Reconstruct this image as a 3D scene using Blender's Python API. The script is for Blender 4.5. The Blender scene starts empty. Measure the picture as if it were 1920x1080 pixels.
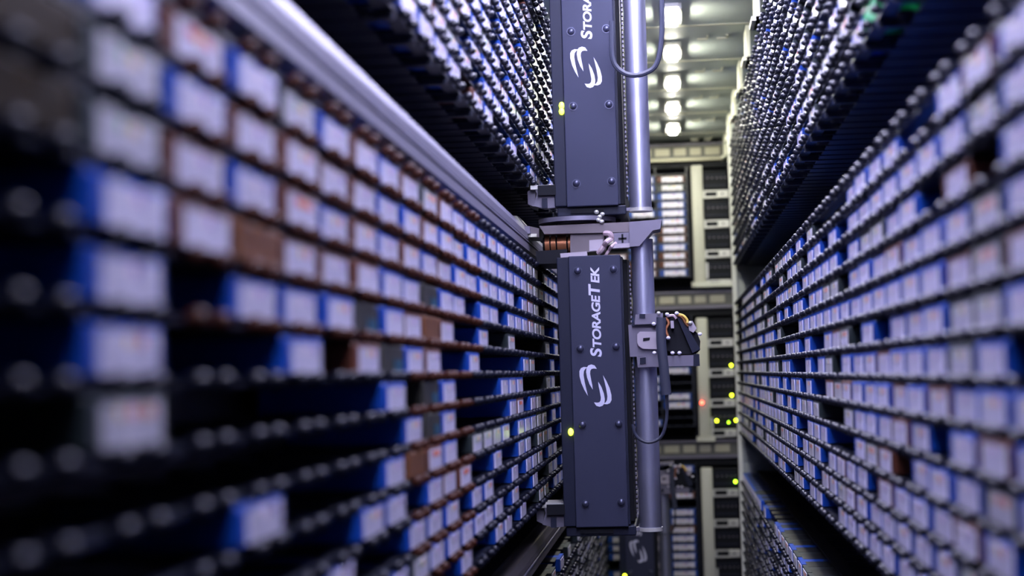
import bpy, bmesh, math, random
from mathutils import Vector, Matrix
random.seed(7)
R = math.radians
S = 0.031                      # metres per slot row
H = 1.55                       # camera height above the floor
C = bpy.context.scene.collection
sc = bpy.context.scene

# ------------------------------------------------------------------ camera
FPX = 3040.0
yaw, pitch, roll = .0991, .0533, -.027
F = Vector((-math.sin(yaw)*math.cos(pitch), math.cos(yaw)*math.cos(pitch), math.sin(pitch)))
RX = Vector((math.cos(yaw), math.sin(yaw), 0)); UP = RX.cross(F)
R2 = RX*math.cos(roll)+UP*math.sin(roll); U2 = -RX*math.sin(roll)+UP*math.cos(roll)
cam = bpy.data.cameras.new('camera'); co = bpy.data.objects.new('camera', cam); C.objects.link(co)
m = Matrix((R2, U2, -F)).transposed().to_4x4(); m.translation = (0, 0, H); co.matrix_world = m
cam.sensor_width = 36; cam.lens = FPX/1920*36
cam.clip_start = .02; cam.clip_end = 60
cam.dof.use_dof = True; cam.dof.focus_distance = 90*S; cam.dof.aperture_fstop = 57/1000/0.0135
sc.camera = co
sc.view_settings.view_transform = 'Standard'; sc.view_settings.look = 'None'
sc.view_settings.gamma = 1; sc.view_settings.exposure = 0.0
sc.cycles.max_bounces = 8; sc.cycles.sample_clamp_indirect = 6
w = bpy.data.worlds.new('world'); sc.world = w; w.use_nodes = True
w.node_tree.nodes['Background'].inputs[0].default_value = (.25, .3, .7, 1)
w.node_tree.nodes['Background'].inputs[1].default_value = .03
LAMP_FAR, LAMP_FILL = 270.0, 55.0

def proj(X, Y, Z):
    P = Vector((X, Y, Z)); d = P.dot(F)
    return 960+FPX*P.dot(R2)/d, 540-FPX*P.dot(U2)/d
def at(x, y, Y):               # the X, Z (in rows) of a point seen at depth Y
    D = F+R2*((x-960)/FPX)+U2*((540-y)/FPX); D = D*(Y/D.y)
    return D.x, D.z

# ------------------------------------------------------------------ materials
def mat(name, col, rough=.5, metal=0, emit=None, es=0, noise=0, nscale=30, spec=.5, coat=0, bump=0):
    m = bpy.data.materials.new(name); m.use_nodes = True; nt = m.node_tree; b = nt.nodes['Principled BSDF']
    b.inputs['Base Color'].default_value = (*col, 1); b.inputs['Roughness'].default_value = rough
    b.inputs['Metallic'].default_value = metal; b.inputs['Specular IOR Level'].default_value = spec
    b.inputs['Coat Weight'].default_value = coat
    if emit: b.inputs['Emission Color'].default_value = (*emit, 1); b.inputs['Emission Strength'].default_value = es
    if noise or bump:
        tc = nt.nodes.new('ShaderNodeTexCoord'); n = nt.nodes.new('ShaderNodeTexNoise'); n.inputs['Scale'].default_value = nscale
        nt.links.new(tc.outputs['Object'], n.inputs['Vector'])
        if noise:
            mx = nt.nodes.new('ShaderNodeMix'); mx.data_type = 'RGBA'
            mx.inputs[6].default_value = (*[c*(1-noise) for c in col], 1); mx.inputs[7].default_value = (*[min(1, c*(1+noise)) for c in col], 1)
            nt.links.new(n.outputs[0], mx.inputs[0]); nt.links.new(mx.outputs[2], b.inputs['Base Color'])
        if bump:
            bp = nt.nodes.new('ShaderNodeBump'); bp.inputs['Strength'].default_value = bump; bp.inputs['Distance'].default_value = .001
            nt.links.new(n.outputs[0], bp.inputs['Height']); nt.links.new(bp.outputs[0], b.inputs['Normal'])
    return m
M = dict(
    rack=mat('rack_plastic', (.006, .009, .022), .4, noise=.2),
    clip=mat('clip_plastic', (.010, .011, .018), .28, spec=.42),
    reflection_clip=mat('reflection_clip_plastic', (.042, .012, .006), .42, spec=.14),  # orange reflected from nearby shells, painted into the clip colour
    lid=mat('lid_strip', (.008, .008, .010), .5),
    back=mat('back_panel', (.006, .009, .02), .6, noise=.2),
    blue=mat('blue_shell', (.002, .055, .36), .38, noise=.08),
    rust=mat('rust_shell', (.11, .03, .014), .5, noise=.1),
    orange=mat('orange_shell', (.16, .055, .012), .5, noise=.15),
    emerald=mat('emerald_shell', (.0, .42, .10), .4),
    dull_clip=mat('dull_clip_plastic', (.006, .007, .015), .36, spec=.2),
    olive=mat('olive_shell', (.020, .012, .003), .7, spec=.1),
    green=mat('grey_green_shell', (.014, .024, .026), .45, noise=.1),
    tan=mat('tan_shell', (.028, .028, .020), .5, noise=.2),
    teal=mat('teal_patch', (.005, .08, .14), .5),
    white=mat('label_paper', (.80, .77, .92), .26, spec=.7),
    cream=mat('label_paper_cream', (.66, .65, .70), .28, spec=.7),
    bar=mat('barcode_ink', (.50, .48, .62), .4),
    red=mat('red_ink', (.75, .06, .09), .5), pink=mat('pink_ink', (.80, .60, .70), .5), yellow=mat('yellow_ink', (.85, .60, .12), .5),
    violet=mat('violet_ink', (.30, .16, .55), .5), lime=mat('green_ink', (.25, .55, .25), .5),
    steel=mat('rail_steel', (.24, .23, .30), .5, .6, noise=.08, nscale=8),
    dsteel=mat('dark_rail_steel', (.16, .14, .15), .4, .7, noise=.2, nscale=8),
    alu=mat('brushed_aluminium', (.52, .54, .68), .36, .9, noise=.05),
    plate=mat('grey_plate', (.17, .16, .21), .45, .3, noise=.08),
    lplate=mat('light_plate', (.40, .36, .41), .45, .2),
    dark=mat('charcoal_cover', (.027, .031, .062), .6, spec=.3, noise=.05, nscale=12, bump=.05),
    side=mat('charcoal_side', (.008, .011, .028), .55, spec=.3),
    black=mat('black_plastic', (.005, .006, .010), .6, spec=.2),
    screw=mat('screw_head', (.06, .065, .11), .3, .5),
    ink=mat('white_lettering', (.62, .62, .78), .5),
    copper=mat('copper_coil', (.50, .20, .09), .4, .6, noise=.2, nscale=60),
    skin=mat('pink_tubing', (.55, .42, .46), .45),
    cable=mat('dark_cable', (.03, .035, .06), .5),
    ceil=mat('ceiling_sheet', (.46, .52, .50), .6, .0, noise=.1, nscale=3),
    seam=mat('ceiling_seam', (.62, .62, .50), .4, .3),
    post=mat('cream_post', (.66, .66, .58), .5, noise=.05),
    beam=mat('beam_steel', (.13, .13, .115), .5, .3, noise=.1),
    slot=mat('beam_tab', (.42, .40, .30), .45, .3),
    silver=mat('silver_tab', (.60, .60, .56), .4, .4),
    floor=mat('floor_sheet', (.03, .03, .04), .5, noise=.2),
    endp=mat('end_panel', (.42, .45, .43), .5, noise=.06),
    edge=mat('end_edge', (.74, .75, .68), .45),
    lampf=mat('lamp_diffuser_warm', (.9, .9, .9), .5, emit=(1, .98, .80), es=LAMP_FAR),
    fillp=mat('fill_panel_cool', (.9, .9, .9), .5, emit=(.70, .69, 1.0), es=LAMP_FILL),  # added wide panels out of view, tinted cool to brighten the rack labels
    gled=mat('green_led', (.3, .9, .1), .4, emit=(.42, 1, .02), es=14),
    yled=mat('yellow_green_led', (.5, .9, .1), .4, emit=(.75, 1, .02), es=14),
    rled=mat('red_led', (1, .1, .05), .4, emit=(1, .07, .04), es=16),
)
# ------------------------------------------------------------------ mesh helpers, all lengths in rows, scaled on build
class MB:
    def __init__(s): s.v = []; s.f = []; s.mi = []; s.ms = []
    def m(s, k):
        if k not in s.ms: s.ms.append(k)
        return s.ms.index(k)
    def box(s, x0, x1, y0, y1, z0, z1, k='rack'):
        n = len(s.v); s.v += [(x, y, z) for x in (x0, x1) for y in (y0, y1) for z in (z0, z1)]
        i = s.m(k)
        for q in ((0, 1, 3, 2), (4, 6, 7, 5), (0, 4, 5, 1), (2, 3, 7, 6), (0, 2, 6, 4), (1, 5, 7, 3)):
            s.f.append([n+a for a in q]); s.mi.append(i)
        return s
    def bevbox(s, x0, x1, y0, y1, z0, z1, k='rack', r=.1, seg=2):
        bm = bmesh.new(); bmesh.ops.create_cube(bm, size=1)
        for v in bm.verts: v.co = Vector(((x0+x1)/2+v.co.x*(x1-x0), (y0+y1)/2+v.co.y*(y1-y0), (z0+z1)/2+v.co.z*(z1-z0)))
        bmesh.ops.bevel(bm, geom=bm.edges[:], offset=r, segments=seg, affect='EDGES', profile=.5)
        s.addbm(bm, k); return s
    def addbm(s, bm, k):
        n = len(s.v); bm.verts.index_update(); s.v += [tuple(v.co) for v in bm.verts]; i = s.m(k)
        for f in bm.faces: s.f.append([n+v.index for v in f.verts]); s.mi.append(i)
        bm.free()
    def ell(s, c, r, k, u=10, v=6, rot=None):
        bm = bmesh.new(); bmesh.ops.create_uvsphere(bm, u_segments=u, v_segments=v, radius=1)
        for q in bm.verts:
            p = Vector((q.co.x*r[0], q.co.y*r[1], q.co.z*r[2]))
            if rot: p = rot @ p
            q.co = p+Vector(c)
        s.addbm(bm, k); return s
    def cyl(s, a, b, r, k, n=20, r2=None):
        a, b = Vector(a), Vector(b); d = b-a; L = d.length; q = d.to_track_quat('Z', 'Y').to_matrix()
        bm = bmesh.new(); bmesh.ops.create_cone(bm, cap_ends=True, segments=n, radius1=r, radius2=r if r2 is None else r2, depth=L)
        for v in bm.verts: v.co = q @ v.co+(a+b)/2
        s.addbm(bm, k); return s
    def tube(s, pts, r, k, n=8, flat=1.0):
        pts = [Vector(p) for p in pts]; P = []
        for i in range(len(pts)-1):
            p0, p1, p2, p3 = pts[max(i-1, 0)], pts[i], pts[i+1], pts[min(i+2, len(pts)-1)]
            for t in (0, .25, .5, .75):
                P.append(.5*((2*p1)+(-p0+p2)*t+(2*p0-5*p1+4*p2-p3)*t*t+(-p0+3*p1-3*p2+p3)*t**3))
        P.append(pts[-1]); base = len(s.v); i0 = s.m(k)
        for j, p in enumerate(P):
            t = (P[min(j+1, len(P)-1)]-P[max(j-1, 0)]).normalized(); a = Vector((0, 1, 0)).cross(t)
            if a.length < .1: a = Vector((1, 0, 0))
            a.normalize(); b = t.cross(a)
            for q in range(n):
                an = 2*math.pi*q/n; s.v.append(tuple(p+a*math.cos(an)*r+b*math.sin(an)*r*flat))
        for j in range(len(P)-1):
            for q in range(n):
                s.f.append([base+j*n+q, base+j*n+(q+1) % n, base+(j+1)*n+(q+1) % n, base+(j+1)*n+q]); s.mi.append(i0)
        s.f.append([base+q for q in range(n)][::-1]); s.mi.append(i0)
        s.f.append([base+(len(P)-1)*n+q for q in range(n)]); s.mi.append(i0)
        return s
    def prism(s, pts, y0, y1, k):          # outline in X, Z extruded along Y
        n = len(s.v); N = len(pts); s.v += [(x, y0, z) for x, z in pts]+[(x, y1, z) for x, z in pts]; i = s.m(k)
        s.f.append([n+j for j in range(N)]); s.mi.append(i); s.f.append([n+N+j for j in range(N)][::-1]); s.mi.append(i)
        for j in range(N): s.f.append([n+(j+1) % N, n+j, n+N+j, n+N+(j+1) % N]); s.mi.append(i)
        return s
    def mesh(s, name, smooth=False):
        me = bpy.data.meshes.new(name); me.from_pydata([(x*S, y*S, z*S) for x, y, z in s.v], [], s.f)
        for k in s.ms: me.materials.append(M[k])
        me.polygons.foreach_set('material_index', s.mi)
        bm = bmesh.new(); bm.from_mesh(me); bmesh.ops.recalc_face_normals(bm, faces=bm.faces); bm.to_mesh(me); bm.free()
        if smooth: me.shade_smooth(); me.set_sharp_from_angle(angle=R(40))
        return me
    def build(s, name, parent=None, smooth=False, loc=None):
        return link(name, s.mesh(name, smooth), parent, loc)
def link(name, me, parent=None, loc=None):
    o = bpy.data.objects.new(name, me); C.objects.link(o)
    if parent: o.parent = parent
    if loc is not None: o.location = Vector(loc)*S
    return o
W = Vector((0, 0, H))
def place(o, x, y, z, rz=0): o.location = Vector((x, y, z))*S+W; o.rotation_euler = (0, 0, rz)
def empty(name, x, y, z, rz=0):
    o = bpy.data.objects.new(name, None); C.objects.link(o); place(o, x, y, z, rz); o.empty_display_size = .02; return o
def tag(o, label, cat, group=None):
    o['label'] = label; o['category'] = cat
    if group: o['group'] = group
    return o
def struct(name, mb, smooth=False):
    o = mb.build(name, None, smooth); o.location = W; o['kind'] = 'structure'; return o

# ------------------------------------------------------------------ the room: a narrow library aisle
ZC, ZF, YE, YB = 27.0, -50.0, 166.0, 192.0
A, B, Q = 7.56, 6.406, 3.5265
struct('floor', MB().box(-16, 16, -14, 204, ZF-1, ZF, 'floor'))
cb = MB().box(-16, 16, -14, 204, ZC, ZC+1, 'ceil')
for i in range(14):
    y = 127-14.6*7+14.6*i
    cb.box(-16, 16, y-.2, y+.2, ZC-.05, ZC, 'seam')
    for x in (2.6, 4.2): cb.box(x, x+.9, y+5, y+5.25, ZC-.12, ZC, 'seam'); cb.box(x+.75, x+.9, y+3.9, y+5, ZC-.1, ZC, 'seam')
struct('ceiling', cb)
struct('wall_left', MB().box(-12.4, -11.6, -14, 204, ZF, ZC, 'back'))
struct('wall_right', MB().box(10.5, 11.3, -14, 204, ZF, ZC, 'back'))
struct('wall_back', MB().box(-11.6, 11.9, YB+5, YB+6, ZF, ZC, 'back'))
struct('wall_front', MB().box(-11.6, 10.5, -15, -14, ZF, ZC, 'back'))
# end plate of the right-hand racks
struct('trim_1', MB().box(6.45, 10.5, YE+.3, YE+.8, ZF, ZC, 'endp').box(6.02, 6.45, YE-.3, YE+.8, ZF, 24.6, 'edge'))
for i in range(8):      # angle brackets under the ceiling along the top of the right racks
    y = 112+14.6*i-29
    o = MB().box(6.3, 6.6, y, y+3.4, 24.0, ZC-.2, 'seam').box(6.0, 6.6, y, y+3.4, 24.0, 24.3, 'seam').build('ceiling_bracket'); o.location = W
    if i > 0:
        tag(o, ('cream angle bracket joining the ceiling to the right rack top, %s from the far end' % ['', 'seventh', 'sixth', 'fifth', 'fourth', 'third', 'second', 'first'][i]), 'bracket', 'ceiling brackets')
    else: tag(o, 'cream angle bracket joining the ceiling to the right rack top, eighth from the far end', 'bracket', 'ceiling brackets')

# ------------------------------------------------------------------ ceiling lamps, and added fill panels out of view
lamp_y = [121.8+14.3*i for i in range(5)]
fill_y = [121.8-14.3*i for i in range(1, 9)]
ordn = ['first', 'second', 'third', 'fourth', 'fifth', 'sixth', 'seventh', 'eighth', 'ninth', 'tenth', 'eleventh', 'twelfth', 'thirteenth', 'fourteenth', 'fifteenth', 'sixteenth', 'seventeenth', 'eighteenth', 'nineteenth', 'twentieth']
def ORD(n):
    if n < 20: return ordn[n]
    t, u = divmod(n+1, 10); T = {2: 'twenty', 3: 'thirty', 4: 'forty'}[t]
    return T[:-1]+'ieth' if u == 0 else T+'-'+ordn[u-1]
for i, y in enumerate(sorted(lamp_y+fill_y)):
    far = y > 115
    wd = .42 if far else 4.6  # near panels made wide to throw more light on the side racks
    h = MB().box(-wd-.23, wd+.23, -3, 3, -.3, 0, 'silver').box(-wd-.3, -wd-.12, -3, 3, -.46, 0, 'silver').box(wd+.12, wd+.3, -3, 3, -.46, 0, 'silver').build('ceiling_lamp'); place(h, .55 if far else -.5, y, ZC-.001)
    d = MB().bevbox(-wd, wd, -1.7 if far else -2.4, 1.7 if far else 2.4, -.75, -.3, 'lampf' if far else 'fillp', .12).build('diffuser', h, True)
    tag(h, 'bright white tube lamp or added panel on the ceiling, %s of the row from the far end' % ordn[12-i], 'lamp', 'lamps along the ceiling')

# ------------------------------------------------------------------ cartridge kinds
HW, DP, HT = 1.645, 3.4, .375
def shell_mesh(k, hi=True):
    mb = MB()
    if hi:
        mb.bevbox(-HW, HW, 0, DP, -HT, HT, k, .06, 2)
        mb.box(-HW+.10, -HW+.34, -.025, .02, -HT+.08, HT-.08, k)          # grip ribs beside the label
        mb.box(HW-.10, HW-.02, -.02, .02, -HT+.12, HT-.12, 'black')
    else: mb.box(-HW, HW, 0, DP, -HT, HT, k)
    return mb
def label_mb(v, off=(0, 0, 0), lo=False):
    mb = MB(); ox, oy, oz = off
    base = 'cream' if v in (3, 5) else 'white'
    mb.box(-1.08+ox, 1.34+ox, -.035+oy, .0+oy, -.335+oz, .27+oz, base)
    pal = {0: ['white', 'white', 'pink', 'white', 'white', 'violet'], 1: ['white', 'white', 'yellow', 'white', 'red', 'white'],
           2: ['white', 'white', 'pink', 'violet', 'white', 'white'], 3: ['white', 'lime', 'pink', 'yellow', 'white', 'white'],
           4: ['red', 'red', 'yellow', 'red', 'red', 'pink'], 5: ['yellow', 'white', 'red', 'pink', 'yellow', 'red']}[v]
    for i, k in enumerate(pal):
        if k != base: mb.box(-.55+i*.26+ox, -.33+i*.26+ox, -.04+oy, -.03+oy, .05+oz, .215+oz, k)
    if not lo:
        rr = random.Random(v)
        x = -.95
        while x < 1.3:
            wd = rr.choice((.02, .035, .05)); mb.box(x+ox, x+wd+ox, -.04+oy, -.03+oy, -.27+oz, -.03+oz, 'bar'); x += wd+rr.choice((.05, .08, .11))
    return mb
KIND = {'B': ('blue', 'blue'), 'O': ('rust', 'rust brown'), 'R': ('rust', 'rust red'), 'G': ('green', 'grey-green'), 'T': ('tan', 'plain tan'), 'U': ('orange', 'plain orange'), 'D': ('olive', 'dark olive'), 'E': ('emerald', 'bright green')}
SH = {}
for k in 'BORGTUDE':
    mb = shell_mesh(KIND[k][0])
    if k == 'T': mb.box(.2, 1.3, -.03, .02, -.3, 0, 'teal')
    SH[k] = mb.mesh('tape_cartridge')
LB = [label_mb(v).mesh('paper_label') for v in range(6)]
def lab_for(k, rnd):
    if k == 'R': return 4
    if k == 'G': return rnd.choice((3, 3, 5))
    return rnd.choice((0, 0, 1, 2, 2, 1))

CL = {}
for ru, k in ((False, 'clip'), (True, 'reflection_clip'), ('dull', 'dull_clip')):
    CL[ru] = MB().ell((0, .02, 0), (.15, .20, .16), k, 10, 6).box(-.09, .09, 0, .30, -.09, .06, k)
CM = {}
def clip_mesh():
    if not CM:
        for ru in (False, True, 'dull'): CM[ru] = CL[ru].mesh('clip', True)
    return CM
def add(mb, src, x, y, z, rz):
    n = len(mb.v); c, s = round(math.cos(rz)), round(math.sin(rz))
    mb.v += [(x+a*c-b*s, y+a*s+b*c, z+d) for a, b, d in src.v]
    mp = [mb.m(k) for k in src.ms]
    mb.f += [[n+i for i in f] for f in src.f]; mb.mi += [mp[i] for i in src.mi]
# ------------------------------------------------------------------ racks
cells = []      # every filled slot: x, y, z, rotation, kind, wall, level, row, column
def rack(side, top, ctr0, c0, c1, rows, name_label, level, occ, toprow=False, reflectrows=0, tray=True):
    """one wall of one level: side -1 left, +1 right; top = Z of its upper edge"""
    xf = A if side < 0 else B
    rz = R(90) if side < 0 else R(-90)
    # local frame: x along the aisle, y into the wall
    ycen = lambda c: ctr0+Q*c+(.16 if side > 0 else -.16)
    yref = ycen(c0)
    root = empty('tape_rack', side*xf, yref, top-rows*1.0, rz)
    tag(root, name_label, 'rack', 'tape racks')
    sg = 1 if side < 0 else -1            # local x grows towards +Y on the left wall, towards -Y on the right
    xs = [sg*(ycen(c)-yref) for c in range(c0, c1+1)]
    x0, x1 = min(xs)-Q/2, max(xs)+Q/2
    MB().box(x0, x1, 3.75, 3.95, 0, rows, 'back').build('back_panel', root)
    # one shelf mesh reused on every row: front strip, rear strip and runners between the slots
    sm = MB(); sm.box(x0, x1, .05, .55, -.05, .05, 'rack'); sm.box(x0, x1, 3.3, 3.7, -.075, .075, 'rack')
    for x in xs:
        for e in (-1, 1): sm.box(x+e*1.5-.09, x+e*1.5+.09, .5, 3.4, -.075, .11, 'rack')
    sm.box(x0, x0+.08, 0, 3.7, -.08, .9, 'rack'); sm.box(x1-.08, x1, 0, 3.7, -.08, .9, 'rack')
    shelf = sm.mesh('shelf')
    ck = clip_mesh(); places = []
    for k in range(rows+(1 if toprow else 0)):
        z = rows-k-1 + .06
        if toprow: z += 1
        if toprow and k == 0: MB().box(x0, x1, .05, .5, -.05, .05, 'rack').build('top_strip', root, loc=(0, 0, z))
        else: link('shelf', shelf, root, (0, 0, z))
        for c, x in zip(range(c0, c1+1), xs):
            for e in (-.68, .68):
                yw = yref+sg*(x+e); zw = top-rows+z
                p0 = proj(side*xf, yw, zw)
                vis = -20 < p0[0] < 1940 and -20 < p0[1] < 1100 and yw > 14 and not (side < 0 and level == 'middle' and yw > 106)
                places.append((yw if vis else 1e6+yw, x+e, z+.03, ((k < 6 and 1 <= c <= 11) or (k >= 6 and 7 <= c <= 10) or 'dull') if reflectrows else False))  # clips among the orange shells get the painted reflection colour
    places.sort()
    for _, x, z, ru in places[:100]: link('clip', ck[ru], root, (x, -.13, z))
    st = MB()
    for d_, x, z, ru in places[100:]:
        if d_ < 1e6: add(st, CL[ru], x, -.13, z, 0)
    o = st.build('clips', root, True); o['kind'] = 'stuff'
    if tray:
        t = MB().box(x0, x1, 1.0, 3.75, -.22, -.15, 'rack')
        for x in xs:
            t.box(x+Q/2-.12, x+Q/2+.12, .05, 3.75, -.27, -.02, 'rack'); t.box(x-.1, x+.1, .9, 3.7, -.27, -.2, 'rack')
        t.build('bottom_tray', root)
    if level == 'lower':
        t = MB().box(x0, x1, 1.5, 2.3, rows-.05, rows+.12, 'black'); t.box(x0, x1, 2.3, 3.75, rows-.05, rows+.02, 'rack')
        for x in xs: t.box(x+Q/2-1.15, x+Q/2+1.15, .25, 1.5, rows-.13, rows-.06, 'lid')
        for x in xs:
            for e in (-1.2, -.4, .4, 1.2): t.box(x+e-.07, x+e+.07, 2.3, 3.7, rows, rows+.09, 'rack')
        t.build('top_cover', root)
    for k in range(rows):
        for c in range(c0, c1+1):
            ch = occ(k, c)
            if ch != '.': cells.append((side*xf, ycen(c), top-.5-k+.055, rz, ch, 'left' if side < 0 else 'right', level, k, c))
    return root

LEFT = ['.BRBGBOBOGOBBBBBBBBGG.GBBBB', 'DGBOOOOBBOBBBBBBBBBGGGBBBBB', 'DGOBRBOBOBOBBBBBB.BOG.GBBBB', '.BOUOOOBBTBB.BB.BBBOGG..B..',
        '.B.BBBTBOUO..B..G.....G.B..', '.B..B.OTBO..B.....BG...B..B', '.G.....B.TB....BBB....GB...', '........BTB.....BR.BG..BBB.',  # the R in the last row here stands in for the red light's reflection
        '...B...BURB.GGGB.BBBGG.B.B.', '......BB.BOR..B..BB.GGB..BB', '.....B..BBB.BB..B.BBG.BB...', '.......BGBBBBBB.B..B..GB.B.',
        '...........B..BB.B..GG.BBB.']
RIGHT = {0: '-1 0 1 4 5 6 7 12 14 16 17 18 19 21 22 24 27 28 29 30 31 32 33', 1: '-1 0 1 2 3 4 5 6 7 9 11 12 14 15 16 18 22 23 25 26 28 29 30 31 33 34',
         2: '-1 1 3 4 5 6 7 9 10 11 12 13 15 16 17 18 19 23 25 26 27 29 30 31 33 34', 3: '-1 0 1 2 3 4 5 6 7 9 10 11 12 14 15 17 19 21 22 24 25 26 28 29 30 31 32 34',
         4: '-1 0 1 2 3 4 5 6 7 8 9 10 11 12 13 14 19 21 22 23 25 26 28 29 30 32 33 34 35', 5: '-1 0 1 2 3 4 6 8 9 10 13 15 16 17 21 22 23 25 26 28 29 31 32 33 34',
         6: '0 1 2 3 4 5 6 7 8 10 11 13 17 18 20 21 22 24 25 26 27 28 30 31 33 34', 7: '-1 0 1 2 3 4 5 6 7 8 9 10 13 15 16 18 20 21 22 24 25 27 29 30 31 32 34'}
RIGHT = {k: set(int(a) for a in v.split()) for k, v in RIGHT.items()}
rnd = random.Random(3)
def occL(k, c):
    return LEFT[k][c+1] if -1 <= c <= 25 else '.'
def occR(k, c):
    if c < -1: return '.'
    if k in RIGHT: full = c in RIGHT[k]
    elif c < 9: full = rnd.random() < .93
    else: full = rnd.random() < .70
    if not full: return '.'
    return rnd.choice('BBBBGBBBO' if c < 12 else 'BBBG')
def occU(seed, p, lo, hi, mix):
    r = random.Random(seed)
    def f(k, c):
        v, t = r.random(), r.choice(mix)
        return t if lo <= c <= hi and v < p else '.'
    return f
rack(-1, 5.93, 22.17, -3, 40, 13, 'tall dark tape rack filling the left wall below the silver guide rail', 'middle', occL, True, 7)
rack(1, 6.49, 33.83, -4, 37, 13, 'tall dark tape rack on the right wall, densely filled with white-labelled cartridges', 'middle', occR, True)
rack(-1, 23.4, 22.17, 2, 40, 13, 'dark tape rack on the left above the silver rail, its underside seen from below', 'upper', occU(11, .78, 4, 30, 'BBGBO'))
rack(1, 23.5, 33.83, 2, 37, 13, 'dark knobbed tape rack high on the right wall with its ribbed underside showing', 'upper', lambda k, c, f=occU(12, .45, 2, 37, 'GBGGB'): 'E' if k == 12 and c == 5 else f(k, c))
rack(-1, -11.5, 22.17, 18, 40, 13, 'dark tape rack low on the left beneath the brown lower rail', 'lower', occU(13, .62, 20, 40, 'BGGB'), tray=False)
rack(1, -10.51, 33.83, 8, 37, 13, 'dark tape rack low on the right, seen from above with blue cartridge tops', 'lower', occU(14, .55, 9, 37, 'BBGB'), tray=False)

# ------------------------------------------------------------------ guide rails on the left wall
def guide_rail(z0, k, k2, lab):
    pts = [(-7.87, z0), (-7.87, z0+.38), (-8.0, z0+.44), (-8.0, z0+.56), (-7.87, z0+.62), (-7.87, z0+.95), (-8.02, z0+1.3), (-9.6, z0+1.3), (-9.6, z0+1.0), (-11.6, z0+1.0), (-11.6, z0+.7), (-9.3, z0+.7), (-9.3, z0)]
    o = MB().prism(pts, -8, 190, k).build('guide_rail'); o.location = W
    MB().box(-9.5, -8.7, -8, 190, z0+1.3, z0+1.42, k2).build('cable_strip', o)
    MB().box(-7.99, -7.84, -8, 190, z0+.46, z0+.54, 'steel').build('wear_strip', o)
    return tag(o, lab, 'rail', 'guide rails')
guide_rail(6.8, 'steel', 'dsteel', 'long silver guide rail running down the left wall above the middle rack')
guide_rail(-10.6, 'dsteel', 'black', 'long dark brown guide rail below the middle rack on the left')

# ------------------------------------------------------------------ the back wall: beams, posts, tape columns and drive bays
lvl = ['upper', 'middle', 'lower']
def back_occ(level, j, c):
    R_ = {0: '.OGBBBBOOBOOB', 1: '......B..BB..', 2: 'B..O.BBOBBBBB'}
    M_ = {0: '.BBB.B.OBBBOO', 1: 'BB.BBB.BBB..B', 2: '...B.BB.BB.BB'}
    L_ = {0: 'OBB.OB.BB.OBO', 1: '.B.B..B.BBBBB', 2: 'BB.BB.BBBBB.B'}
    s = {0: L_, 1: M_, 2: R_}[c][level]
    return s[j]
for L in range(3):
    dz = -17.4*L
    bm_ = MB(); z = 25.6+dz
    bm_.box(-9.5, 6.9, YB-1.2, YB+.5, z-.75, z+.75, 'beam'); bm_.box(-9.5, 6.9, YB-1.6, YB+.3, z-1.1, z-.75, 'slot' if L == 0 else 'plate'); bm_.box(-9.5, 6.9, YB-1.3, YB+.3, z-1.9, z-1.3, 'black')
    bm_.box(-9.5, 6.9, YB-1.6, YB+.3, z+.75, z+.95, 'plate')
    x = -9.2
    i = 0
    while x < 6.4:
        wd = (1.25, 1.7, 1.4)[i % 3]
        bm_.box(x, x+wd, YB-1.35, YB-1.2, z-.42, z+.42, 'slot')
        x += wd+.5; i += 1
    o = struct('trim_%d' % (L+2), bm_)
    # cream post
    ztop, zbot = 23.9+dz, 10.2+dz
    if L: ztop = 23.4+dz; zbot = 9.6+dz
    p = MB().bevbox(2.5, 3.85, YB-2.0, YB-.6, zbot, ztop, 'post', .2).build('cream_post' if L < 2 else 'grey_post', None, True); p.location = W
    MB().box(2.2, 4.3, YB-2.2, YB-.4, zbot-.55, zbot, 'post').build('foot', p)
    MB().box(3.9, 4.15, YB-1.8, YB-1.5, zbot+.4, zbot+2.2, 'silver').build('latch', p)
    tag(p, ['bright cream post beside the tape columns on the upper back wall', 'cream post on the middle back wall with a red light near its foot', 'grey post on the lower back wall beside the blue cartridges'][L], 'post')
    # tape columns
    rt = empty('tape_rack', 0, YB-2.2, 10.8+dz)
    tag(rt, ['stack of open tape slots facing the camera on the upper back wall, brightly lit', 'stack of open tape slots facing the camera on the middle back wall', 'stack of open tape slots facing the camera on the lower back wall'][L], 'rack', 'tape racks')
    MB().box(-9.2, 2.3, 3.8, 4.0, 0, 13, 'back').build('back_panel', rt)
    for x in (-8.55, -5.05, -1.68, 1.98):
        MB().box(x-.07, x+.07, 0, 3.8, 0, 13, 'rack').build('divider', rt)
    sm = MB(); sm.box(-8.6, 2.05, .05, 3.7, -.05, .05, 'rack')
    shm = sm.mesh('shelf'); ck = clip_mesh()
    for j in range(13):
        link('shelf', shm, rt, (0, 0, j+.08))
        for x in (-6.8, -3.35, .15):
            for e in (-.68, .68): link('clip', ck[False], rt, (x+e, -.1, j+.11))
        for c, x in enumerate((-6.8, -3.35, .15)):
            ch = back_occ(L, j, c)
            if ch != '.': cells.append((x, YB-2.2, 23.3+dz-j+.03, 0, ch, 'back', lvl[L], j, c))
    if L == 0:
        o = MB().box(2.6, 6.9, YB-2.4, YB-.2, 9.6, 10.1, 'edge').build('shelf_board'); o.location = W
        tag(o, 'bright white horizontal sill below the upper drive bay', 'sill')
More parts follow.
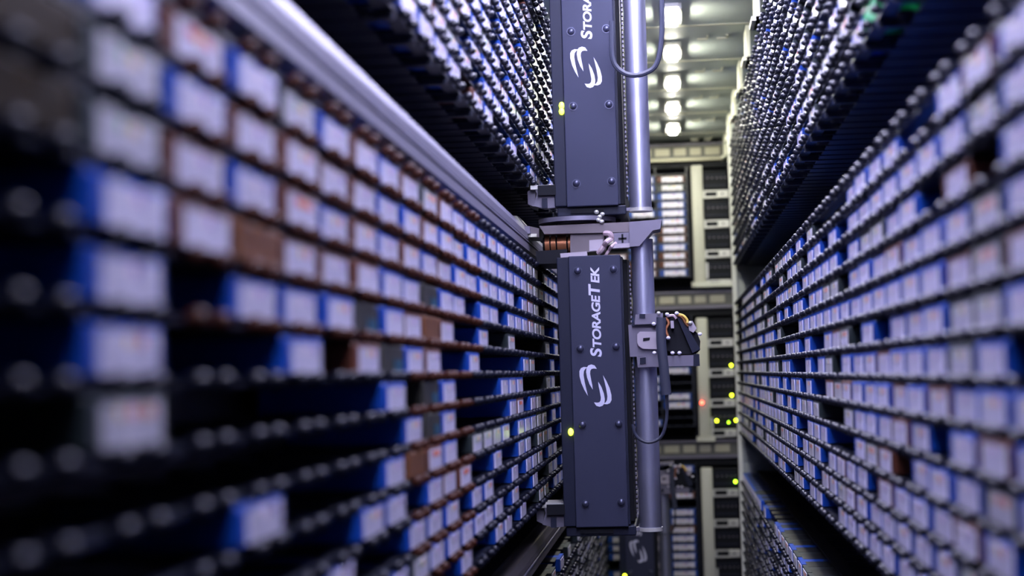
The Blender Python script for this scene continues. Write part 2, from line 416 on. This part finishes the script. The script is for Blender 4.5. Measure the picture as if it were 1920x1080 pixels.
# tape drives stacked between post and right wall
def drive():
    r = empty('tape_drive', 5.3, YB-1.6, 0)
    MB().bevbox(-1.45, 1.45, .25, 4, -1.75, 1.6, 'black', .06).build('body', r)
    MB().box(-1.45, 1.45, 0, .3, -1.72, -1.5, 'silver').box(-1.45, 1.45, 0, .3, -.98, -.8, 'silver').box(-1.45, -1.2, 0, .3, -1.5, -.98, 'silver').box(-1.2, .15, .1, .3, -1.5, -.98, 'black').build('mounting_frame', r)
    pl = MB().bevbox(.15, 1.5, -.1, .25, -1.68, -.85, 'silver', .05).build('release_plate', r)
    MB().ell((.78, -.1, -1.25), (.12, .05, .12), 'black').build('screw', pl)
    t = MB()
    for i, x in enumerate((-1.0, -.45, .1, .6, 1.1)): t.box(x, x+.22, .2, .26, .62, .74, 'plate')
    t.build('face_marking', r)
    MB().box(-1.3, 1.3, .15, .26, -.3, -.1, 'side').box(-1.3, 1.3, .15, .26, .95, 1.1, 'side').build('slot_door', r)
    return r
def copy_tree(o, parent=None):
    c = o.copy(); C.objects.link(c)
    if parent: c.parent = parent
    for ch in o.children: copy_tree(ch, c)
    return c
d0 = drive(); first = True
for L in range(3):
    for j in range(4):
        d = d0 if first else copy_tree(d0); first = False
        place(d, 5.3, YB-1.6, 21.7-17.4*L-3.5*j)
        tag(d, 'black tape drive with silver release plate, %s down in the %s back bay' % (ordn[j], lvl[L]), 'drive', 'tape drives in the back wall')
        for (l2, j2, px, py, k) in ((1, 1, 1371, 685, 'yled'), (1, 2, 1372, 741, 'yled'), (1, 3, 1344, 789, 'yled'), (1, 3, 1366, 792, 'gled'), (1, 3, 1380, 788, 'yled'), (2, 0, 1379, 903, 'gled')):
            if (L, j) == (l2, j2):
                X, Z = at(px, py, YB-1.7)
                q = MB().ell((0, 0, 0), (.15, .1, .15) if px != 1366 else (.09, .08, .09), k, 12, 8).build('status_light', d, True)
                q.location = Vector(((X-5.3), -.12, Z-(21.7-17.4*L-3.5*j)))*S
X, Z = at(1316, 755, YB-2.2)
o = MB().ell((0, 0, 0), (.2, .15, .2), 'rled', 14, 8).build('warning_light', None, True); place(o, X, YB-2.15, Z)
MB().cyl((0, .1, 0), (0, .35, 0), .32, 'black').build('bezel', o)
tag(o, 'glowing red warning light on the cream post of the middle back wall', 'light')

# ------------------------------------------------------------------ the picker robots on their posts
def text_mesh(s, size, shear):
    cu = bpy.data.curves.new('t', 'FONT'); cu.body = s; cu.size = size; cu.extrude = .012; cu.shear = shear; cu.offset = .03*size; cu.space_character = .95
    o = bpy.data.objects.new('t', cu); C.objects.link(o); dg = bpy.context.evaluated_depsgraph_get(); me = bpy.data.meshes.new_from_object(o.evaluated_get(dg))
    bpy.data.objects.remove(o); return me
YR = 88.0
def lettering():
    runs = [('S', 1.05), ('TORAGE', .80), ('T', 1.05), ('EK', .80)]
    bm = bmesh.new(); x = 0
    for s, sz in runs:
        me = text_mesh(s, sz, .14); xs = [v.co.x for v in me.vertices]; mn, mx_ = min(xs), max(xs)
        me.transform(Matrix.Translation((x-mn, 0, 0))); bm.from_mesh(me); x += mx_-mn+(.04 if s != 'TORAGE' else -.02)
    W_ = x; ysc = .58/.72
    # runs upwards: local x -> world z, local y -> world -x
    for v in bm.verts:
        a, b, c = v.co; v.co = Vector((-b*ysc*.98, -c, a*(4.93/W_)))
    me = bpy.data.meshes.new('lettering'); bm.to_mesh(me); bm.free(); me.transform(Matrix.Scale(S, 4)); me.materials.append(M['ink']); return me
def logo():
    Aq = [(567, 808), (543, 765), (521, 712), (509, 660), (509, 622), (521, 600), (543, 591), (568, 594), (553, 607), (543, 622), (539, 650), (546, 705), (556, 755)]
    Bq = [(605, 762), (582, 722), (565, 672), (559, 630), (563, 600), (577, 581), (600, 574), (624, 582), (640, 608), (616, 605), (600, 608), (591, 620), (588, 642), (595, 690), (602, 728)]
    mb = MB(); cx, cy = 626, 733; k = YR/FPX/4
    for sgn in (1, -1):
        for q in (Aq, Bq):
            mb.prism([(sgn*(a-cx)*k, -sgn*(b-cy)*k) for a, b in q], -.012, .01, 'ink')
    return mb.mesh('logo_mark')
LET, LOGO = lettering(), logo()
def robot(Y, dz, hand_dz, lab, head=True, lights=((1070, 810),)):
    rt = empty('picker_robot', 0, Y, dz); tag(rt, lab, 'robot', 'picker robots')
    P = lambda x, y: at(x, y, YR)                       # front plane at local y = 0
    xl, xm, xr = -6.28, -5.62, -2.80; zb, zt = -8.35, 6.35
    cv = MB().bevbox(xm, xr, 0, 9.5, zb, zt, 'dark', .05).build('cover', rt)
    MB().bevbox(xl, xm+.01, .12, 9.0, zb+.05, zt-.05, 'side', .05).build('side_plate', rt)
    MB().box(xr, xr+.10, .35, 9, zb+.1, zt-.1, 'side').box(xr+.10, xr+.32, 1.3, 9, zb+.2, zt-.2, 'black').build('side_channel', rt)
    for (px, py) in ((1083, 508), (1150, 505), (1088, 654), (1155, 650), (1092, 797), (1160, 795), (1098, 945), (1165, 942)):
        X, Z = P(px, py); MB().ell((X, -.01, Z), (.2, .16, .2), 'screw', 16, 10).cyl((X, -.03, Z), (X, .05, Z), .24, 'screw').build('screw', cv, True)
    X, Z = P(1127.5, 669); l_ = link('lettering', LET, cv, (X, -.012, Z)); l_['label'] = 'white vertical lettering'
    X, Z = P(1116.5, 723); l_ = link('logo_mark', LOGO, cv, (X, -.01, Z)); l_['label'] = 'white curled emblem'
    for px, py in lights:
        X, Z = P(px, py); MB().ell((X+.0, .05, Z), (.14, .1, .2), 'yled', 12, 8).build('status_light', rt, True)
    # base block under the cover and the foot bracket that rides the rail
    MB().bevbox(xl+.1, xr+.4, .3, 8, zb-.5, zb+.02, 'side', .06).box(xm+.2, xm+2.0, .2, 4, zb-.35, zb-.12, 'black').build('base_block', rt)
    fb = MB(); q = lambda pts: [P(a, b) for a, b in pts]
    fb.prism(q([(1018, 950), (1058, 944), (1072, 948), (1072, 988), (1036, 990), (1016, 985), (1022, 962)]), .4, 1.1, 'plate')
    fb.prism(q([(1003, 955), (1020, 950), (1016, 985), (1004, 980)]), .8, 3.4, 'plate')
    fb.box(-7.2, -6.2, .1, .5, -7.65, -7.1, 'black'); fb.box(-7.0, -6.7, .2, .45, -8.35, -7.8, 'side')
    x0, z0 = P(1010, 950); fb.box(x0, x0+1.6, .35, 3, z0-.1, z0+.12, 'silver')
    fb.build('foot_bracket', rt)
    # post tube
    px_ = P(1211, 720)[0]
    zt_p = 7.2
    tb = MB().cyl((px_, .9, zb-.2), (px_, .9, zt_p), .61, 'alu', 40).build('post_tube', rt, True)
    MB().cyl((px_, .9, zb-.32), (px_, .9, zb-.12), .66, 'silver', 40).box(px_-1.3, px_, .6, 1.2, zb-.28, zb-.1, 'plate').build('end_ring', tb, True)
    # toothed belt running beside the tube
    bt = MB(); bx = xr+.42
    bt.box(bx-.03, bx+.03, .5, .9, zb+.4, zt-.3, 'black')
    z = zb+.5
    while z < zt-.5:
        bt.box(bx+.02, bx+.1, .5, .9, z, z+.12, 'plate'); z += .25
    bt.build('toothed_belt', rt)
    if head:
        hd = empty('drive_head', 0, 0, 0); hd.parent = rt; hd.location = (0, 0, 0)
        MB().prism(q([(1180, 417), (1241, 412), (1238, 430), (1224, 433), (1199, 462), (1181, 463)]), -.3, 1.8, 'plate').build('end_bracket', hd)
        mp = MB().prism(q([(1150, 437), (1181, 435), (1181, 458), (1150, 459)]), .1, .8, 'plate').prism(q([(1146, 458), (1181, 456), (1181, 464), (1146, 466)]), -.1, .9, 'lplate').build('mark_plate', hd)
        a, b = P(1167, 447); MB().box(a-.22, a+.22, .06, .12, b-.05, b+.05, 'black').box(a-.05, a+.05, .06, .12, b-.24, b+.24, 'black').build('cross_mark', mp)
        MB().prism(q([(1010, 423), (1184, 415), (1184, 434), (1020, 438)]), .3, 3.5, 'dsteel').build('cross_beam', hd)
        MB().prism(q([(1068, 436), (1132, 434), (1132, 470), (1068, 473)]), .6, 3.5, 'dsteel').prism(q([(1104, 449), (1130, 447), (1130, 468), (1104, 470)]), .5, .7, 'lplate').build('gear_case', hd)
        # big pulley lying flat, its rim catching the light
        a, b = P(1078, 409)
        pm = MB().cyl((a, 2.0, b-.12), (a, 2.0, b+.12), 2.15, 'steel', 48).cyl((a, 2.0, b-.2), (a, 2.0, b-.1), 1.2, 'dsteel', 40).cyl((a, 2.0, b+.1), (a, 2.0, b+.4), .5, 'silver', 20)
        pm.build('pulley', hd, True)
        # copper wound motor
        x0, z0 = P(1018, 470); x1, z1 = P(1068, 438)
        mt = MB().cyl((x0-.1, 1.5, (z0+z1)/2), (x1, 1.5, (z0+z1)/2), .40, 'black', 24)
        mt.build('motor', hd, True)
        cm_ = MB()
        for f0, f1 in ((.02, .19), (.24, .42), (.48, .82), (.88, .98)):
            cm_.cyl((x0+(x1-x0)*f0, 1.5, (z0+z1)/2), (x0+(x1-x0)*f1, 1.5, (z0+z1)/2), .50, 'copper', 28)
        cm_.build('copper_coil', hd, True)
        MB().prism(q([(1003, 470), (1062, 466), (1062, 480), (1052, 493), (1006, 494)]), .4, 5, 'black').build('lower_housing', hd)
        MB().prism(q([(1050, 475), (1100, 471), (1101, 479), (1051, 483)]), .1, .5, 'lplate').build('name_strip', hd)
        g = MB().prism(q([(944, 404), (968, 402), (984, 420), (1008, 425), (1008, 442), (962, 440), (950, 425)]), 1.0, 4, 'dsteel')
        g.prism(q([(953, 402), (966, 402), (980, 421), (970, 423)]), .8, 1.1, 'seam').prism(q([(988, 436), (1004, 436), (1004, 442), (988, 442)]), .8, 1.2, 'seam')
        g.prism(q([(972, 424), (991, 422), (993, 436), (974, 438)]), .6, 1.1, 'plate')
        g.build('rail_gripper', hd)
        MB().prism(q([(1000, 408), (1070, 404), (1160, 398), (1160, 410), (1070, 414), (1004, 421)]), 3.0, 8, 'side').build('top_housing', hd)
        tb_ = []
        for px, py, yy in ((1134, 437, .2), (1144, 439, -.1), (1146, 447, 0), (1138, 454, -.2), (1133, 460, .1), (1128, 468, .1), (1122, 474, .3)): tb_.append((P(px, py)[0], yy, P(px, py)[1]))
        MB().tube(tb_, .15, 'skin').tube([(x+.25, y+.1, z-.25) for x, y, z in tb_[2:]], .09, 'skin').build('coiled_tubing', hd, True)
        sp = MB()
        for px, py in ((1118, 397), (1124, 406), (1129, 401), (1122, 412), (1128, 415)):
            a, b = P(px, py); sp.ell((a, .2, b), (.14, .14, .12), 'silver')
        sp.build('connector_cluster', hd, True)
    # hand carriage on the tube
    hr = empty('hand_carriage', 0, 0, 0); hr.parent = rt; hr.location = (0, 0, hand_dz*S)
    MB().prism(q([(1192, 590), (1243, 587), (1243, 607), (1190, 609)]), -.3, 2.2, 'plate').prism(q([(1199, 589), (1210, 589), (1210, 597), (1199, 597)]), -.35, -.2, 'side').build('upper_clamp', hr)
    MB().prism(q([(1178, 609), (1246, 607), (1248, 667), (1181, 669)]), .0, .3, 'plate').prism(q([(1184, 606), (1244, 603), (1244, 611), (1186, 612)]), -.2, 2.3, 'side').build('clamp_plate', hr)  # dark bar at the plate's top is the upper clamp's shadow line, built as shape
    dp = MB().prism(q([(1200, 622), (1235, 622), (1239, 626), (1239, 655), (1205, 654), (1198, 649), (1195, 643), (1195, 627)]), -.25, .05, 'lplate').build('raised_plate', hr)
    MB().prism(q([(1206, 634), (1219, 633), (1218, 638), (1206, 640)]), -.28, -.2, 'black').build('slot', dp)
    MB().prism(q([(1194, 669), (1236, 668), (1236, 688), (1196, 689)]), -.2, 2.2, 'plate').prism(q([(1200, 671), (1211, 670), (1211, 682), (1200, 683)]), -.25, -.15, 'side').build('lower_clamp', hr)
    MB().prism(q([(1212, 668), (1300, 666), (1300, 686), (1213, 688)]), -.5, -.15, 'plate').prism(q([(1300, 664), (1311, 664), (1312, 686), (1299, 687)]), -.4, 1.8, 'side').build('tray', hr)
    gb = MB().prism(q([(1246, 604), (1268, 590), (1272, 598), (1290, 612), (1307, 624), (1313, 640), (1312, 657), (1304, 664), (1268, 664), (1247, 655)]), -.2, 2.6, 'black')
    gb.prism(q([(1268, 592), (1277, 594), (1313, 655), (1298, 662)]), -.5, -.2, 'side')
    gb.build('gripper_housing', hr)
    MB().prism(q([(1257, 602), (1263, 602), (1264, 616), (1258, 616)]), -.62, -.3, 'lplate').build('connector', hr)
    MB().prism(q([(1290, 604), (1298, 602), (1306, 616), (1300, 624), (1292, 620)]), -.5, .1, 'lplate').build('connector', hr)
    for px, py, k in ((1251, 590, 'white'), (1269, 588, 'white'), (1253, 634, 'white'), (1294, 606, 'silver'), (1312, 627, 'white'), (1235, 588, 'silver'), (1226, 608, 'white'), (1227, 662, 'white'), (1261, 662, 'white'), (1274, 662, 'white')):
        a, b = P(px, py); MB().ell((a, -.6, b), (.12, .12, .10), k).build('screw', hr, True)
    for pts, k in ((((1268, 590), (1280, 592), (1288, 600), (1288, 606)), 'yellow'), (((1270, 592), (1279, 596), (1285, 606), (1290, 612)), 'orange'), (((1248, 596), (1254, 606), (1249, 618), (1253, 632)), 'copper'), (((1250, 594), (1262, 592), (1268, 598)), 'skin')):
        MB().tube([(P(a, b)[0], -.55, P(a, b)[1]) for a, b in pts], .07, k, 6).build('wire', hr, True)
    rb = [(1240, 596), (1240, 640), (1245, 690), (1250, 740), (1250, 785), (1240, 818), (1216, 829), (1194, 818), (1186, 795)]
    MB().tube([(P(a, b)[0], -.7 if i < 4 else -.35, P(a, b)[1]) for i, (a, b) in enumerate(rb[:4])], .26, 'cable', 10, .35).build('flat_cable', hr, True)
    MB().tube([(P(a, b)[0], -.4, P(a, b)[1]) for a, b in rb[3:]], .09, 'cable', 8).build('hose', hr, True)
    return rt
robot(YR, 0, 0, 'charcoal picker robot with white lettering in the middle of the aisle, copper motor on top')
robot(YR, 17.4, 8.5, 'charcoal picker robot hanging above, cut off by the top of the picture', head=False, lights=((1070, 795), (1070, 806)))
robot(165.0, -17.4, 4.8, 'distant charcoal picker robot low in the aisle behind the middle one')

# loop of cable hanging beside the upper robot
X0 = YR
pts = [(1240, -40), (1241, 60), (1232, 118), (1210, 137), (1183, 141), (1160, 130), (1148, 105), (1147, 40)]
o = MB().tube([(at(a, b, 86.6)[0], 86.6, at(a, b, 86.6)[1]) for a, b in pts], .14, 'cable', 8).build('hanging_cable', None, True); o.location = W
tag(o, 'dark cable hanging in a loop in front of the upper aluminium tube', 'cable')

# ------------------------------------------------------------------ cartridges
def area(c):
    x, y, z, rz, ch, wall, level, k, col = c
    if wall == 'back': q = [(x+sx*HW, y, z+sz*HT) for sx, sz in ((-1, -1), (1, -1), (1, 1), (-1, 1))]
    else: q = [(x, y+sx*HW, z+sz*HT) for sx, sz in ((-1, -1), (1, -1), (1, 1), (-1, 1))]
    p = [proj(*a) for a in q]
    p = [(min(max(a, 0), 1920), min(max(b, 0), 1080)) for a, b in p]
    return abs(sum(p[i][0]*p[(i+1) % 4][1]-p[(i+1) % 4][0]*p[i][1] for i in range(4)))/2
rc = random.Random(5)
cells.sort(key=lambda c: -area(c))
single = [c for c in cells if area(c) > 0][:300]; rest = [c for c in cells[300:] if area(c) > 0 or c[5] != 'x']
wallname = {'left': 'left wall', 'right': 'right wall', 'back': 'back wall'}
for c in single:
    x, y, z, rz, ch, wall, level, k, col = c
    o = bpy.data.objects.new('tape_cartridge', SH[ch]); C.objects.link(o)
    dep = rc.uniform(-.05, .08)
    xx = x+(dep if wall == 'right' else -dep if wall == 'left' else 0)
    place(o, xx, y, z, rz)
    if ch not in 'TUDE':
        l_ = bpy.data.objects.new('paper_label', LB[lab_for(ch, rc)]); C.objects.link(l_); l_.parent = o
        if ch == 'R': l_['label'] = 'red-printed white label'
    if wall == 'back': txt = '%s tape cartridge, %s back rack, %s row down, %s column' % (KIND[ch][1], level, ORD(k), ordn[col])
    else:
        n = col+1
        txt = '%s cartridge, %s %s rack, %s row down, %s slot from near end' % (KIND[ch][1], level, wall, ORD(k), ORD(n))
    tag(o, txt, 'tape cartridge', 'tape cartridges in the %s racks' % wall)
big = MB()
LBLO = {}
lo_sh = {k: shell_mesh(KIND[k][0], False) for k in 'BORGTUDE'}; lo_lb = [label_mb(v, lo=True) for v in range(6)]
for c in rest:
    x, y, z, rz, ch, wall, level, k, col = c
    add(big, lo_sh[ch], x, y, z, rz)
    if ch not in 'TUDE': add(big, lo_lb[lab_for(ch, rc)], x, y, z, rz)
o = big.build('tape_cartridges'); o.location = W; o['kind'] = 'stuff'
tag(o, 'the many smaller distant tape cartridges filling the far slots of the racks', 'tape cartridges')
print('cells', len(cells), 'single', len(single))
